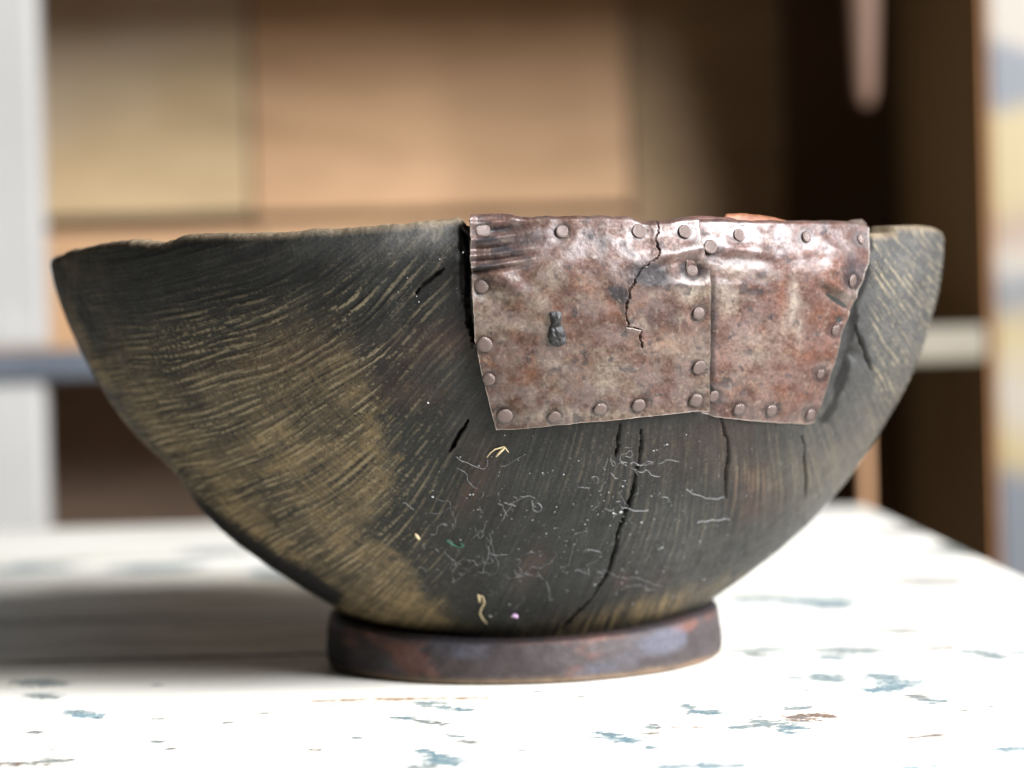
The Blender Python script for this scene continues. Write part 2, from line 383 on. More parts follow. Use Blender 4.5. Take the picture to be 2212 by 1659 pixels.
# nicks and lumps on the surface
D += 0.0009 * (n3 - 0.5) + 0.00055 * (n1 - 0.5) + 0.00022 * (n2 - 0.5) + 0.00006 * st1 * np.clip(reg + tan_m, 0, 1) + 0.00003 * st2
D -= 0.0014 * gauss(pxF, pyF, 575, 1125, 10, 24, 30) + 0.0022 * gauss(pxF, pyF, 1845, 762, 9, 12) * front
D -= 0.0012 * ss(16, 4, np.abs(pxF - 1003)) * ss(660, 620, pyF) * front
OUT = surf(Pg, Zg, D)
# lip and inside
rows = [OUT]; cols = [C]
rr = rad(phi, rz - RHO); TH = 0.0105
rag = 0.00028 * (vnoise(phi * 120, 2.2, 0, 4) - 0.5)
rimc = np.array([0.15, 0.115, 0.075])
for a in np.linspace(0, 90, 6)[1:]:
    r_ = rr - RHO * (1 - math.cos(R(a))); z_ = rz - RHO + RHO * math.sin(R(a))
    rows.append(np.stack([cxz(z_) + r_ * np.sin(phi), -r_ * np.cos(phi), z_ + rag * (a / 90)], -1)[None])
    cols.append(mix(C[-1:], rimc, np.full((1, NP), min(1, a / 60) * 0.9)) * (0.6 + 0.8 * vnoise(phi * 90, a / 40, 0, 3))[None, :, None])
for t in np.linspace(0, 1, 4)[1:]:
    r_ = rr - RHO - (TH - 2 * RHO) * t
    rows.append(np.stack([cxz(rz) + r_ * np.sin(phi), -r_ * np.cos(phi), rz + rag], -1)[None])
    cols.append(np.broadcast_to(rimc, (1, NP, 3)) * (0.6 + 0.8 * vnoise(phi * 70, 5 + t * 3, 0, 3))[None, :, None])
for a in np.linspace(0, 90, 4)[1:]:
    r_ = rr - TH + RHO - RHO * math.sin(R(a)); z_ = rz - RHO * (1 - math.cos(R(a)))
    rows.append(np.stack([cxz(z_) + r_ * np.sin(phi), -r_ * np.cos(phi), z_], -1)[None]); cols.append(np.broadcast_to((0.10, 0.075, 0.05), (1, NP, 3)))
zi = np.linspace(1, 0, 26)[1:]
for t in zi:
    z_ = 0.024 + (rz - RHO - 0.024) * t; r_ = np.maximum(prof(np.maximum(z_ - 0.012*(1-t), 0.012)) - TH - 0.004 * (1 - t), 0.004) * (1 if t > 0 else 0.5)
    rows.append(np.stack([cxz(z_) + r_ * np.sin(phi), -r_ * np.cos(phi), z_], -1)[None]); cols.append(np.broadcast_to((0.055, 0.042, 0.03), (1, NP, 3)))
rows.append(np.broadcast_to(np.array([0.002, 0, 0.0235]), (1, NP, 3))); cols.append(np.broadcast_to((0.055, 0.042, 0.03), (1, NP, 3)))
rows.insert(0, np.broadcast_to(np.array([0.002, 0, 0.004]), (1, NP, 3))); cols.insert(0, np.broadcast_to((0.02, 0.02, 0.02), (1, NP, 3)))
V = np.concatenate(rows, 0); CC = np.concatenate(cols, 0)
bowl = empty('wooden_bowl', (0, 0, 0))
tag(bowl, 'dark weathered wooden bowl with a riveted rusty tin patch, standing on the white table', 'bowl')
me = npmesh('bowl_body', V, grid_quads(V.shape[0], NP, True)); colattr(me, CC); link('body', me, M_WOOD, bowl)

# ------------------------------------------------------------------ foot ring
nf = 360; pf = np.linspace(-math.pi, math.pi, nf, endpoint=False)
fprof = [(0.040, 0.0004), (0.0640, 0.0002), (0.0656, 0.0007), (0.0662, 0.0024), (0.0663, 0.006), (0.0660, 0.0092), (0.0656, 0.0114), (0.0650, 0.0130), (0.0637, 0.0138), (0.0615, 0.0141), (0.0588, 0.0136), (0.054, 0.0125), (0.045, 0.0110)]
fr = np.interp(np.linspace(0, 12, 49), np.arange(13), [p[0] for p in fprof]); fz = np.interp(np.linspace(0, 12, 49), np.arange(13), [p[1] for p in fprof])
A, B = np.meshgrid(np.arange(49), pf, indexing='ij')
rf = fr[A]; zf = fz[A] + 0.0036 * ss(0.008, 0.0136, fz[A]) * np.sin(B)**2
nx = np.sin(B) * 0.066; ny = -np.cos(B) * 0.066
rf = rf + 0.0013 * (fbm(nx * 70, ny * 70, zf * 160, 41) - 0.5) + 0.0005 * (fbm(nx * 400, ny * 400, zf * 500, 42) - 0.5)
VF = np.stack([0.0017 + rf * np.sin(B), -rf * np.cos(B), zf], -1)
m1 = fbm(nx * 55, ny * 55, zf * 130, 43); m2 = fbm(nx * 130, ny * 130, zf * 260, 44)
CF = np.broadcast_to(np.array([0.034, 0.027, 0.027]), (49, nf, 3)) * (0.5 + m2)[..., None]
CF = mix(CF, (0.065, 0.067, 0.088), ss(0.5, 0.7, fbm(nx*40, ny*40, zf*90, 46)) * 0.75)
CF = mix(CF, (0.13, 0.055, 0.038), ss(0.52, 0.70, m1) * 0.65)
CF = mix(CF, (0.15, 0.10, 0.06), ss(0.0030, 0.0008, zf + 0.0015*(m2-.5)) * 0.8)
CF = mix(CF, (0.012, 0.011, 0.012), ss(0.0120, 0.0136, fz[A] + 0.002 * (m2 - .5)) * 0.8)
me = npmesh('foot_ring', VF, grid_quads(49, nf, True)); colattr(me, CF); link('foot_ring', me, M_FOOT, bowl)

# ------------------------------------------------------------------ tin patches
def resample(pts, n):
    pts = np.asarray(pts, float); d = np.concatenate([[0], np.cumsum(np.hypot(*np.diff(pts, axis=0).T))]); t = np.linspace(0, d[-1], n)
    return np.stack([np.interp(t, d, pts[:, 0]), np.interp(t, d, pts[:, 1])], -1)
TOP_L = [(1012, 480), (1028, 474), (1060, 473), (1090, 476), (1120, 480), (1150, 481), (1250, 479), (1330, 480), (1360, 481), (1385, 491), (1405, 494), (1440, 489), (1470, 483), (1505, 482)]
LEFT_L = [(1012, 480), (1016, 520), (1017, 565), (1021, 580), (1022, 640), (1026, 700), (1026, 730), (1036, 775), (1043, 815), (1053, 845), (1060, 880), (1072, 922)]
RIGHT_L = [(1505, 484), (1508, 510), (1512, 535), (1524, 570), (1529, 585), (1528, 650), (1527, 760), (1525, 820), (1525, 879)]
BOT_L = [(1072, 922), (1110, 921), (1160, 917), (1250, 908), (1350, 899), (1400, 893), (1450, 888), (1490, 883), (1525, 879)]
TOP_R = [(1480, 484), (1560, 485), (1680, 488), (1750, 488), (1850, 489), (1872, 497)]
LEFT_R = [(1480, 484), (1482, 600), (1482, 750), (1480, 887)]
RIGHT_R = [(1872, 497), (1875, 530), (1873, 568), (1858, 612), (1846, 634), (1840, 655), (1832, 676), (1815, 722), (1797, 790), (1776, 860), (1757, 911)]
BOT_R = [(1480, 887), (1500, 889), (1540, 897), (1601, 904), (1679, 911), (1741, 914.5), (1757, 911)]
RIV_L = [(1040, 499, 1.08), (1212, 503, 1.0), (1377, 502, 1.12), (1475, 503, 1.1), (1040, 617, 1), (1047, 740, 1.05), (1056, 814, 0.95), (1090, 893, 1.1), (1196, 895, 1.02), (1294, 878, 1.0), (1376, 870, 0.98), (1497, 858, 1.05), (1505, 788, 1.0), (1503, 673, 0.98), (1494, 585, 0.9)]
RIV_R = [(1594, 509, 0.9), (1738, 513, 0.85), (1856, 518, 0.85), (1531, 535, 1.0), (1540, 855, 0.95), (1593, 881, 1.0), (1663, 884, 0.95), (1748, 893, 0.9), (1770, 806, 0.75), (1838, 606, 0.9), (1802, 712, 0.85)]
TEAR = [(1413, 470), (1414, 490), (1417, 508), (1411, 520), (1417, 532), (1419, 545), (1414, 560), (1398, 570), (1380, 582), (1374, 596), (1367, 608), (1356, 622), (1354, 640), (1350, 655), (1346, 672), (1352, 690), (1353, 703)]
TEAR2 = [(1353, 703), (1366, 703), (1380, 708), (1377, 722), (1382, 746)]
def relief(which, px, py):
    """height of the sheet above the wood, metres"""
    h = np.full(np.shape(px), 0.0016 if which == 'L' else 0.0007)
    s = 40 if which == 'L' else 140
    h = h + 0.00065 * (fbm(px/90, py/70, 0, s, 3) - 0.5) + 0.00022 * (fbm(px/26, py/26, 0, s+5, 3) - 0.5)
    for x, y, k in (RIV_L if which == 'L' else RIV_R):      # tin pulled in round each rivet
        d = np.hypot(px - x, py - y); h = h - 0.00035 * np.exp(-(d/26)**2) + 0.00012*np.exp(-((d-32)/9)**2)
    if which == 'L':
        fold = ss(1185, 1040, px)                            # crumpled upper left corner
        yy = py + 0.10 * (px - 1020) - 1.5*np.sin((px-1020)/30)
        h = h + 1.5 * fold * (0.0007 * np.exp(-((yy - 486)/7)**2) - 0.0009 * np.exp(-((yy - 503)/6)**2)*ss(1050,1070,px) + 0.0007 * np.exp(-((yy - 520)/6)**2) - 0.0011 * np.exp(-((yy - 540)/7)**2) + 0.0006 * np.exp(-((yy - 553)/4)**2) - 0.0011*np.exp(-((yy-566)/4.5)**2) + 0.0010 * np.exp(-((yy - 576)/4)**2) - 0.0010 * np.exp(-((yy - 586)/4)**2))
        h = h + 0.0010 * gauss(px, py, 1085, 600, 60, 12, -30) - 0.0008 * gauss(px, py, 1060, 640, 60, 14, -35)
        h = h - 0.0013 * gauss(px, py, 1492, 583, 20, 13, -20) - 0.0006*gauss(px, py, 1410, 588, 30, 16) + 0.0009 * gauss(px, py, 1480, 545, 60, 9, 14) - 0.0006 * gauss(px, py, 1450, 566, 40, 8, 14)
        h = h + 0.0005 * gauss(px, py, 1480, 612, 60, 8, 0)
        for tr, wd in ((TEAR, 2.5), (TEAR2, 2.6)):
            d, f = polydist(px + 11*(fbm(px/8, py/8, 0, 61, 3)-.5), py + 6*(fbm(px/8, py/8, 3, 62, 3)-.5), tr)
            wv = wd * (0.25 + 1.1 * vnoise(f * 13, 0.2, 0, 66))
            h = h - 0.0011 * ss(1, 0.3, d / wv) + 0.0004 * np.exp(-(d/12)**2)
        h = h + 0.0006 * ss(1490, 1524, px) * ss(560, 640, py)
        h = h + 0.0012 * ss(1030, 1014, px) * ss(700, 560, py)
    else:
        h = h - 0.0009 * ss(1545, 1528, px) * ss(560, 600, py)
        h = h - 0.0012 * gauss(px, py, 1840, 575, 30, 9, -35) + 0.0011 * gauss(px, py, 1820, 560, 40, 9, -40) + 0.0012 * gauss(px, py, 1815, 628, 34, 7, -32) - 0.0012 * gauss(px, py, 1800, 645, 34, 7, -35) + 0.001 * gauss(px, py, 1790, 580, 14, 18) - .0008 * gauss(px, py, 1850, 655, 20, 6, -30)
        h = h + 0.0006 * gauss(px, py, 1590, 540, 60, 9, -6) - 0.0005 * gauss(px, py, 1590, 560, 60, 9, -6) + 0.0005 * gauss(px, py, 1570, 615, 60, 9, -4)
        h = h - 0.0010 * gauss(px, py, 1812, 690, 6, 5)
    return h
def tin_colour(which, px, py):
    s = 300 if which == 'L' else 400
    ax = px + 24*(fbm(px/40, py/40, 0, s+1, 3)-.5); ay = py + 24*(fbm(px/40, py/40, 0, s+2, 3)-.5)
    a = fbm(ax/75, ay/55, 0, s, 4); b = fbm(ax/34, ay/26, 0, s+3, 4); c = fbm(px/11, py/11, 0, s+4, 3); e = fbm(px/55, py/30, 0, s+8, 4)
    C = np.broadcast_to(np.array([0.190, 0.118, 0.098]), (*np.shape(px), 3)) * (0.40 + 0.8*c + 0.4*fbm(px/5, py/5, 0, s+9, 2))[..., None]
    C = mix(C, (0.125, 0.072, 0.056), ss(0.50, 0.66, a) * 0.45)
    C = mix(C, (0.29, 0.20, 0.185), ss(0.52, 0.7, e) * 0.35)
    low = ss(520, 640, py)
    C = mix(C, (0.38, 0.345, 0.255), ss(0.56, 0.70, b) * (0.25 + 0.75*low) * 0.30 * ss(0.3, 0.6, c))
    C = mix(C, (0.30, 0.145, 0.075), ss(0.58, 0.74, fbm(ax/44, ay/34, 0, s+6, 4)) * 0.30 * (0.35 + 0.65*low))
    dk = ss(0.68, 0.75, fbm(px/20, py/18, 0, s+7, 3)) * 0.5
    if which == 'L':
        for x, y, sx, sy, an, st in ((1332, 634, 15, 12, 10, 1.7), (1404, 590, 25, 14, -8, 1.7), (1487, 583, 17, 13, -25, 1.9), (1270, 517, 7, 6, 0, .9), (1292, 528, 9, 12, 0, .7), (1070, 500, 36, 6, 6, .9), (1050, 527, 26, 5, 4, 1.1), (1085, 545, 30, 8, 6, 1.0), (1046, 577, 26, 4, 5, 1.2), (1130, 520, 30, 12, 0, .6), (1450, 700, 22, 22, 0, .4), (1410, 690, 12, 18, 0, .4), (1505, 530, 10, 14, 0, .5)):
            dk = np.maximum(dk, st * gauss(ax, ay, x, y, sx, sy, an))
        for x, y, sx, sy, st in ((1310, 795, 24, 22, .85), (1305, 825, 22, 10, .6), (1165, 650, 20, 10, .5), (1185, 600, 16, 20, .5), (1448, 745, 28, 16, .6), (1485, 632, 26, 12, .8), (1080, 640, 24, 10, .6), (1100, 700, 40, 12, .5), (1200, 780, 24, 12, .4), (1250, 890, 160, 9, .5), (1040, 690, 14, 60, .35), (1515, 800, 12, 60, .4), (1180, 700, 12, 30, .3)):
            C = mix(C, (0.50, 0.47, 0.375), np.clip(st * 1.0 * gauss(ax, ay, x, y, sx, sy) * (0.35 + c), 0, .9))
        for x, y, sx, sy, st in ((1330, 655, 22, 18, .6), (1430, 745, 26, 9, .6), (1450, 715, 24, 12, .5), (1246, 600, 20, 16, .4), (1150, 795, 8, 16, .5), (1275, 620, 18, 22, .3)):
            C = mix(C, (0.34, 0.165, 0.08), np.clip(st * 1.1 * gauss(ax, ay, x, y, sx, sy) * (0.35 + c), 0, .85))
        C = mix(C, (0.13, 0.055, 0.022), np.clip(1.1 * gauss(ax, py, 1103, 830, 11, 52) * (.4 + b), 0, .9))
        C = mix(C, (0.10, 0.055, 0.030), np.clip(.6 * gauss(ax, ay, 1110, 890, 40, 26) * (.4 + c), 0, .8))
    else:
        for x, y, sx, sy, an, st in ((1836, 590, 14, 26, 0, .8), (1545, 870, 10, 20, 0, .3), (1535, 640, 7, 14, 0, .6), (1535, 770, 8, 30, 0, .7), (1535, 690, 7, 30, 0, .6), (1580, 560, 40, 8, 5, .5), (1538, 545, 14, 14, 0, .7)):
            dk = np.maximum(dk, st * gauss(ax, ay, x, y, sx, sy, an))
        for x, y, sx, sy, st in ((1708, 650, 7, 40, .9), (1690, 690, 5, 26, .6), (1725, 720, 6, 26, .6), (1562, 625, 22, 12, .8), (1580, 575, 30, 12, .6), (1630, 750, 40, 30, .35), (1815, 640, 20, 10, .5), (1560, 660, 16, 20, .5)):
            C = mix(C, (0.56, 0.52, 0.43), np.clip(st * 1.2 * gauss(ax, ay, x, y, sx, sy) * (0.3 + c), 0, .9))
        for x, y, sx, sy, st in ((1688, 640, 7, 45, .7), (1770, 580, 30, 20, .6), (1800, 700, 26, 40, .6), (1740, 760, 50, 16, .5), (1560, 770, 24, 14, .6), (1735, 510, 12, 16, .6), (1680, 850, 70, 40, .4)):
            C = mix(C, (0.30, 0.14, 0.085), np.clip(st * 1.0 * gauss(ax, ay, x, y, sx, sy) * (0.3 + c), 0, .85))
    C = mix(C, (0.085, 0.09, 0.10), np.clip(dk * (0.8 + 0.8*c), 0, .95))
    g = fbm(px/4.2, py/4.2, 0, s+11, 3); C = C * (0.55 + 0.9*g)[..., None]
    C = mix(C, (0.55, 0.48, 0.40), ss(0.68, 0.80, fbm(px/7, py/9, 0, s+12, 3)) * 0.35)
    C = mix(C, (0.10, 0.06, 0.05), ss(0.66, 0.80, fbm(px/9, py/7, 0, s+13, 3)) * 0.35)
    for x, y, k in (RIV_L if which == 'L' else RIV_R):       # dark ring round each rivet head, its shade painted in with grime
        d = np.hypot(px - x, py - y); C = mix(C, (0.04, 0.028, 0.026), ss(22, 17, d + 8*(g-.5)) * 0.6)
    gl = (0.18 + 0.62 * ss(0.34, 0.66, fbm(px/30, py/22, 0, s+15, 4)) + 0.25 * (g - .5)) * (1 - 0.9 * np.clip(dk, 0, 1)) * (0.72 + 0.28 * ss(700, 540, py))
    return np.concatenate([C, np.clip(gl, 0.05, 1)[..., None]], -1)
def sheet(which, T, Lf, Rt, Bt, nu, nv):
    T, Bt = resample(T, nu), resample(Bt, nu); Lf, Rt = resample(Lf, nv), resample(Rt, nv)
    jig = lambda n, s: 2.4*(fbm(np.arange(n)/5.0, 0.3, 0, s, 3) - .5)
    Lf[:, 0] += jig(nv, 5); Bt[:, 1] += jig(nu, 6) * .6; Rt[:, 0] += jig(nv, 7) * .6
    T[0] = Lf[0]; T[-1] = Rt[0]; Bt[0] = Lf[-1]; Bt[-1] = Rt[-1]
    u = np.linspace(0, 1, nu)[None, :, None]; v = np.linspace(0, 1, nv)[:, None, None]
    G = (1-v)*T[None] + v*Bt[None] + (1-u)*Lf[:, None] + u*Rt[:, None] - ((1-u)*(1-v)*T[0] + u*(1-v)*T[-1] + (1-u)*v*Bt[0] + u*v*Bt[-1])
    px, py = G[..., 0], G[..., 1]
    P = hit(px, py); n = normal(P); h = relief(which, px, py)
    S = P + n * h[..., None]
    # folded over the rim and down the inside
    t0 = S[0]; er = np.stack([t0[:, 0] - cxz(t0[:, 2]), t0[:, 1], np.zeros(nu)], -1); er /= np.linalg.norm(er, axis=1, keepdims=True); up = np.array([0, 0, 1.0])
    rho = 0.0030; fold = []
    rg = 0.0007*(fbm(np.arange(nu)/16.0, 1.0, 0, 71, 3) - .5)
    for a in np.linspace(0, 90, 9)[1:]:
        fold.append(t0 - er * rho * (1 - math.cos(R(a))) + up * (rho*0.62 * math.sin(R(a)) + rg * a / 90)[:, None] if False else t0 - er * (rho * (1 - math.cos(R(a)))) + up * ((rho*0.50 * math.sin(R(a)) + rg * a / 90)[:, None]))
    e0 = fold[-1]
    for t in (0.0025, 0.005, 0.0065): fold.append(e0 - er * t + up * 0.0002 * np.sin(np.arange(nu)/7.0)[:, None])
    e1 = fold[-1]
    for t in (0.001, 0.004, 0.010, 0.014): fold.append(e1 - er * (0.0008 + t * .12) - up * t)
    S = np.concatenate([np.stack(fold[::-1]), S], 0); nf_ = len(fold)
    C = tin_colour(which, px, py); topc = tin_colour(which, np.broadcast_to(px[0], (nf_, nu)), py[0][None] - np.arange(1, nf_+1)[::-1][:, None]*3.0)
    C = np.concatenate([topc, C], 0) * (np.array([0.375, 0.335, 0.315, 1]) if which == 'L' else np.array([0.37, 0.325, 0.315, 1]))
    nr = S.shape[0]
    gu = np.gradient(S, axis=1); gv = np.gradient(S, axis=0); nn = np.cross(gv, gu); nn /= np.linalg.norm(nn, axis=-1, keepdims=True) + 1e-12
    if (nn[nr//2, nu//2] @ n[nv//2, nu//2]) < 0: nn = -nn
    K = S - nn * 0.0006
    q = grid_quads(nr, nu); q2 = grid_quads(nr, nu, off=nr*nu)[:, ::-1]
    ring = np.concatenate([np.arange(nu), np.arange(1, nr)*nu + nu-1, (nr-1)*nu + np.arange(nu-2, -1, -1), np.arange(nr-2, 0, -1)*nu])
    r2 = np.roll(ring, -1); q3 = np.stack([ring, r2, r2 + nr*nu, ring + nr*nu], -1)
    edge = np.zeros((nr, nu)); edge[nf_:, 0] = 1; edge[-1, :] = 1; edge[nf_:, -1] = 1
    edge = np.clip(edge, 0, 1); C = mix(C, (0.22, 0.19, 0.15, .4), edge * 0.75)
    me = npmesh('tin_patch', np.concatenate([S.reshape(-1, 3), K.reshape(-1, 3)]), np.concatenate([q, q2, q3])); colattr(me, np.concatenate([C.reshape(-1, 4), C.reshape(-1, 4)]))
    o = link('metal_patch', me, M_TIN, bowl); return o
pl = sheet('L', TOP_L, LEFT_L, RIGHT_L, BOT_L, 330, 270); pl['label'] = 'larger left tin patch, crumpled corner and a jagged tear'
pr = sheet('R', TOP_R, LEFT_R, RIGHT_R, BOT_R, 230, 250); pr['label'] = 'right tin patch with a slanted edge, lapped under the left one'
# torn flaps of tin standing up behind the folded rim
def flap(xs, ys, back, par, col):
    px = np.linspace(xs[0], xs[-1], 60); top = np.interp(px, xs, ys) + 2.5*(fbm(px/9, 0.4, 0, 90, 3)-.5); P = hit(px, np.full(60, 484.0)); dep = P[:, 1] + 0.75 + back
    rows_ = [at_depth(px, np.full(60, 492.0), dep)] + [at_depth(px, 492*(1-t) + top*t, dep + 0.0012*t*t) for t in (.5, .8, 1.0)]
    rows_ += [at_depth(px, 492*(1-t) + top*t + .3, dep + 0.0012*t*t + 0.0007) for t in (1.0, .8, .5, 0)]
    me = npmesh('folded_edge', np.stack(rows_), grid_quads(8, 60)); c = np.concatenate([np.array(col) * (0.35 + 0.7*fbm(np.arange(480)/7.0, 0.2, 0, 91, 3))[:, None], np.full((480, 1), .12)], 1); colattr(me, c); link('folded_edge', me, M_TIN, par)
flap([1560, 1568, 1600, 1640, 1665, 1690, 1712], [477, 462, 461, 464, 468, 474, 479], 0.0045, pr, (0.21, 0.085, 0.045))
flap([1445, 1470, 1500, 1530, 1575, 1600], [480, 470, 466, 467, 469, 476], 0.0038, pl, (0.12, 0.06, 0.05))
flap([1820, 1840, 1862, 1872], [482, 475, 473, 482], 0.004, pr, (0.10, 0.075, 0.06))
# rivets
def rivet_mesh(seed):
    r_ = random.Random(seed); prof_ = [(0.96, -0.35), (1.03, 0.12), (1.0, 0.25), (0.90, 0.34), (0.55, 0.38), (0.25, 0.40)]; n = 18; vs = []; fs = []
    wob = [1 + r_.uniform(-.06, .06) for _ in range(n)]; tx, ty = r_.uniform(-.06, .06), r_.uniform(-.06, .06)
    for rr_, z_ in prof_:
        for k in range(n):
            a = 2*math.pi*k/n; q = rr_ * (0.5*(wob[k] + wob[(k+1) % n])); x_, y_ = q*math.cos(a), q*math.sin(a)
            vs.append((x_, y_, z_ + (tx*x_ + ty*y_ + r_.uniform(-.015, .015)) * (z_ > 0)))
    vs.append((0, 0, 0.40))
    for j in range(len(prof_) - 1):
        for k in range(n): fs.append((j*n+k, j*n+(k+1) % n, (j+1)*n+(k+1) % n, (j+1)*n+k))
    b_ = (len(prof_)-1)*n
    for k in range(n): fs.append((b_+k, b_+(k+1) % n, len(vs)-1))
    m = bpy.data.meshes.new('rivet'); m.from_pydata(vs, [], fs); m.polygons.foreach_set('use_smooth', [True]*len(fs)); m.materials.append(M_RIVET); m.update(); return m
RV = [rivet_mesh(s) for s in range(5)]; rproto = None; kk = 0
for which, lst, par in (('L', RIV_L, pl), ('R', RIV_R, pr)):
    for x, y, s in lst:
        P = hit(np.array([x]), np.array([y])); n = normal(P)[0]; h = float(relief(which, np.array([x]), np.array([y]))[0])
        p = P[0] + n * (h + 0.00005)
        o = bpy.data.objects.new('rivet', RV[kk % 5]) if rproto is None else rproto.copy()
        o.data = RV[kk % 5]; rproto = rproto or o; COL.objects.link(o); o.parent = par; kk += 1
        rot = Vector(n).to_track_quat('Z', 'Y').to_matrix().to_4x4() @ Matrix.Rotation(random.uniform(0, 6.28), 4, 'Z') @ Matrix.Rotation(R(random.uniform(-9, 9)), 4, 'X')
        sc = 0.00192 * s * random.uniform(.92, 1.06)
        o.matrix_world = Matrix.Translation(Vector(p)) @ rot @ Matrix.Diagonal((sc, sc, sc * random.uniform(.65, 1.2), 1))
# dark lump of solder filling the keyhole
def blob():
    nu, nv = 34, 44; rows_ = []
    for a in np.linspace(0, 1, nv):
        y = 668 + 77 * a
        half = np.interp(a, [0, .03, .12, .25, .38, .5, .72, .88, .97, 1], [6, 13, 14, 12, 11, 17, 21, 18, 10, 3]); xc = np.interp(a, [0, .4, 1], [1198, 1199, 1203.5])
        u = np.linspace(-1, 1, nu); px = xc + u * half * (1 + .12*(vnoise(np.full(nu, a*14), np.sign(u)*3+9, 0, 3) - .5)); py = np.full(nu, y) + 2.5*(vnoise(u*3+7, a*9+0*u, 0, 5)-.5)
        P = hit(px, py); n = normal(P); h = relief('L', px, py)
        ht = 0.0016 * np.sqrt(np.clip(1 - np.abs(u)**2.6, 0, 1)) * min(1, 8*a*(1-a) + .1) * (1 - .45*np.exp(-((a-.42)/.07)**2)) * (0.75 + .5*fbm(px/7, py/7, 0, 12, 3))
        rows_.append(P + n * (h + ht - 0.00025)[:, None])
    me = npmesh('solder', np.stack(rows_), grid_quads(nv, nu)); return me
sb = link('solder_lump', blob(), M_BLOB, pl); sb['label'] = 'dark lump filling the keyhole in the tin'

# ------------------------------------------------------------------ lint, straw and specks lying on the bowl
def tube(pts, r, vs, fs, n=4):
    pts = np.asarray(pts); b0 = len(vs)
    for k, p in enumerate(pts):
        t = pts[min(k+1, len(pts)-1)] - pts[max(k-1, 0)]; t /= np.linalg.norm(t) + 1e-12
        a = np.cross(t, (0.3, 0.9, 0.2)); a /= np.linalg.norm(a); b = np.cross(t, a); rr_ = r * (0.5 if k in (0, len(pts)-1) else 1)
        for q in range(n): vs.append(tuple(p + rr_*(a*math.cos(2*math.pi*q/n) + b*math.sin(2*math.pi*q/n))))
    for k in range(len(pts)-1):
        for q in range(n): fs.append((b0+k*n+q, b0+k*n+(q+1) % n, b0+(k+1)*n+(q+1) % n, b0+(k+1)*n+q))
def fibre_px(x, y, length, ang, curl, rr=rng):
    n = max(8, int(length/3)); pts = [(x, y)]; a = ang; da = 0
    for _ in range(n):
        da = 0.6*da + rr.normal(0, curl); a += da; x += length/n*math.cos(a); y -= length/n*math.sin(a); pts.append((x, y))
    return np.array(pts)
def lay(px, lift=0.00025, wav=0.0004):
    P = hit(px[:, 0], px[:, 1]); n = normal(P); k = np.arange(len(px))
    return P + n * (lift + wav * (0.5 + 0.5*np.sin(k*0.7 + px[0, 0])))[:, None]
vs, fs = [], []
FIB = [(985, 985, 90, -25, .12), (1080, 1005, 60, 15, .1), (940, 1075, 95, -20, .12), (1075, 1085, 40, -30, .3), (1100, 1085, 60, 4, .12), (1105, 1090, 40, -80, .3), (1160, 1085, 60, 0, .3), (1320, 992, 40, 10, .5), (1350, 985, 80, 20, .35), (1360, 1000, 60, 6, .3), (1375, 1015, 60, -20, .3), (1335, 1060, 40, -50, .3), (1340, 1095, 60, 4, .05), (1480, 1055, 90, -15, .2), (1505, 1127, 70, 12, .03), (930, 1150, 50, -10, .3), (1040, 1145, 60, -45, .5), (1050, 1175, 70, -30, .15), (1240, 1150, 36, -12, .1), (960, 1190, 60, -60, .3), (1000, 1225, 120, -6, .25), (1030, 1232, 130, 6, .2), (1090, 1240, 70, -70, .3), (1130, 1235, 90, 12, .25), (1210, 1225, 80, -8, .2), (1240, 1232, 120, 2, .12), (1300, 1228, 140, 2, .1), (1330, 1275, 90, 10, .15), (1390, 1285, 40, 12, .3), (975, 1255, 50, 30, .4), (930, 1105, 60, -10, .2), (870, 1085, 30, 20, .3), (1180, 1255, 40, -60, .4), (1290, 1080, 30, -40, .4), (985, 1010, 70, 0, .15), (1420, 1000, 50, 14, .1), (1055, 1205, 50, 10, .4), (1130, 1285, 40, -40, .2), (1260, 1190, 40, 30, .2)]
for x, y, l, a, c in FIB:
    tube(lay(fibre_px(x, y, l, R(a), c*.8)), random.uniform(0.000014, 0.00004), vs, fs, 3)
LC = [(1335, 1030, 40, 40), (1010, 1225, 60, 26), (1130, 1235, 60, 20), (1040, 1260, 60, 25), (1250, 1230, 60, 10), (1090, 1085, 40, 12), (1000, 1190, 40, 30), (1180, 1170, 160, 70)]
for _ in range(75):
    q_ = LC[int(rng.integers(0, 8))]; x = rng.normal(q_[0], q_[2]); y = rng.normal(q_[1], q_[3])
    if not (930 < y < 1330 and 880 < x < 1620): continue
    tube(lay(fibre_px(x, y, rng.uniform(5, 30), rng.normal(0, .6), .25), wav=.0002), random.uniform(0.000014, 0.000034), vs, fs, 3)
lint = bpy.data.meshes.new('lint'); lint.from_pydata(vs, [], fs); lint.update()
tag(link('lint', lint, M_LINT), 'fine pale fibres of lint clinging to the dark front of the bowl', 'lint', kind='stuff')
vs, fs = [], []
def speck(p, n, r):
    b0 = len(vs); q = Vector(n).to_track_quat('Z', 'Y').to_matrix(); a0 = random.uniform(0, 6)
    for k in range(5): vs.append(tuple(Vector(p) + q @ Vector((r*math.cos(a0+k*1.257)*random.uniform(.6, 1.3), r*math.sin(a0+k*1.257)*random.uniform(.6, 1.3), 0))))
    vs.append(tuple(Vector(p) + Vector(n) * r * .8))
    for k in range(5): fs.append((b0+k, b0+(k+1) % 5, b0+5))
sx_, sy_, sr_ = [], [], []
for _ in range(420):
    x = rng.normal(1230, 210); y = rng.normal(1130, 120)
    if 930 < y < 1330 and 850 < x < 1700: sx_.append(x); sy_.append(y); sr_.append(abs(rng.normal(0.00006, 0.00007)) + 0.00004)
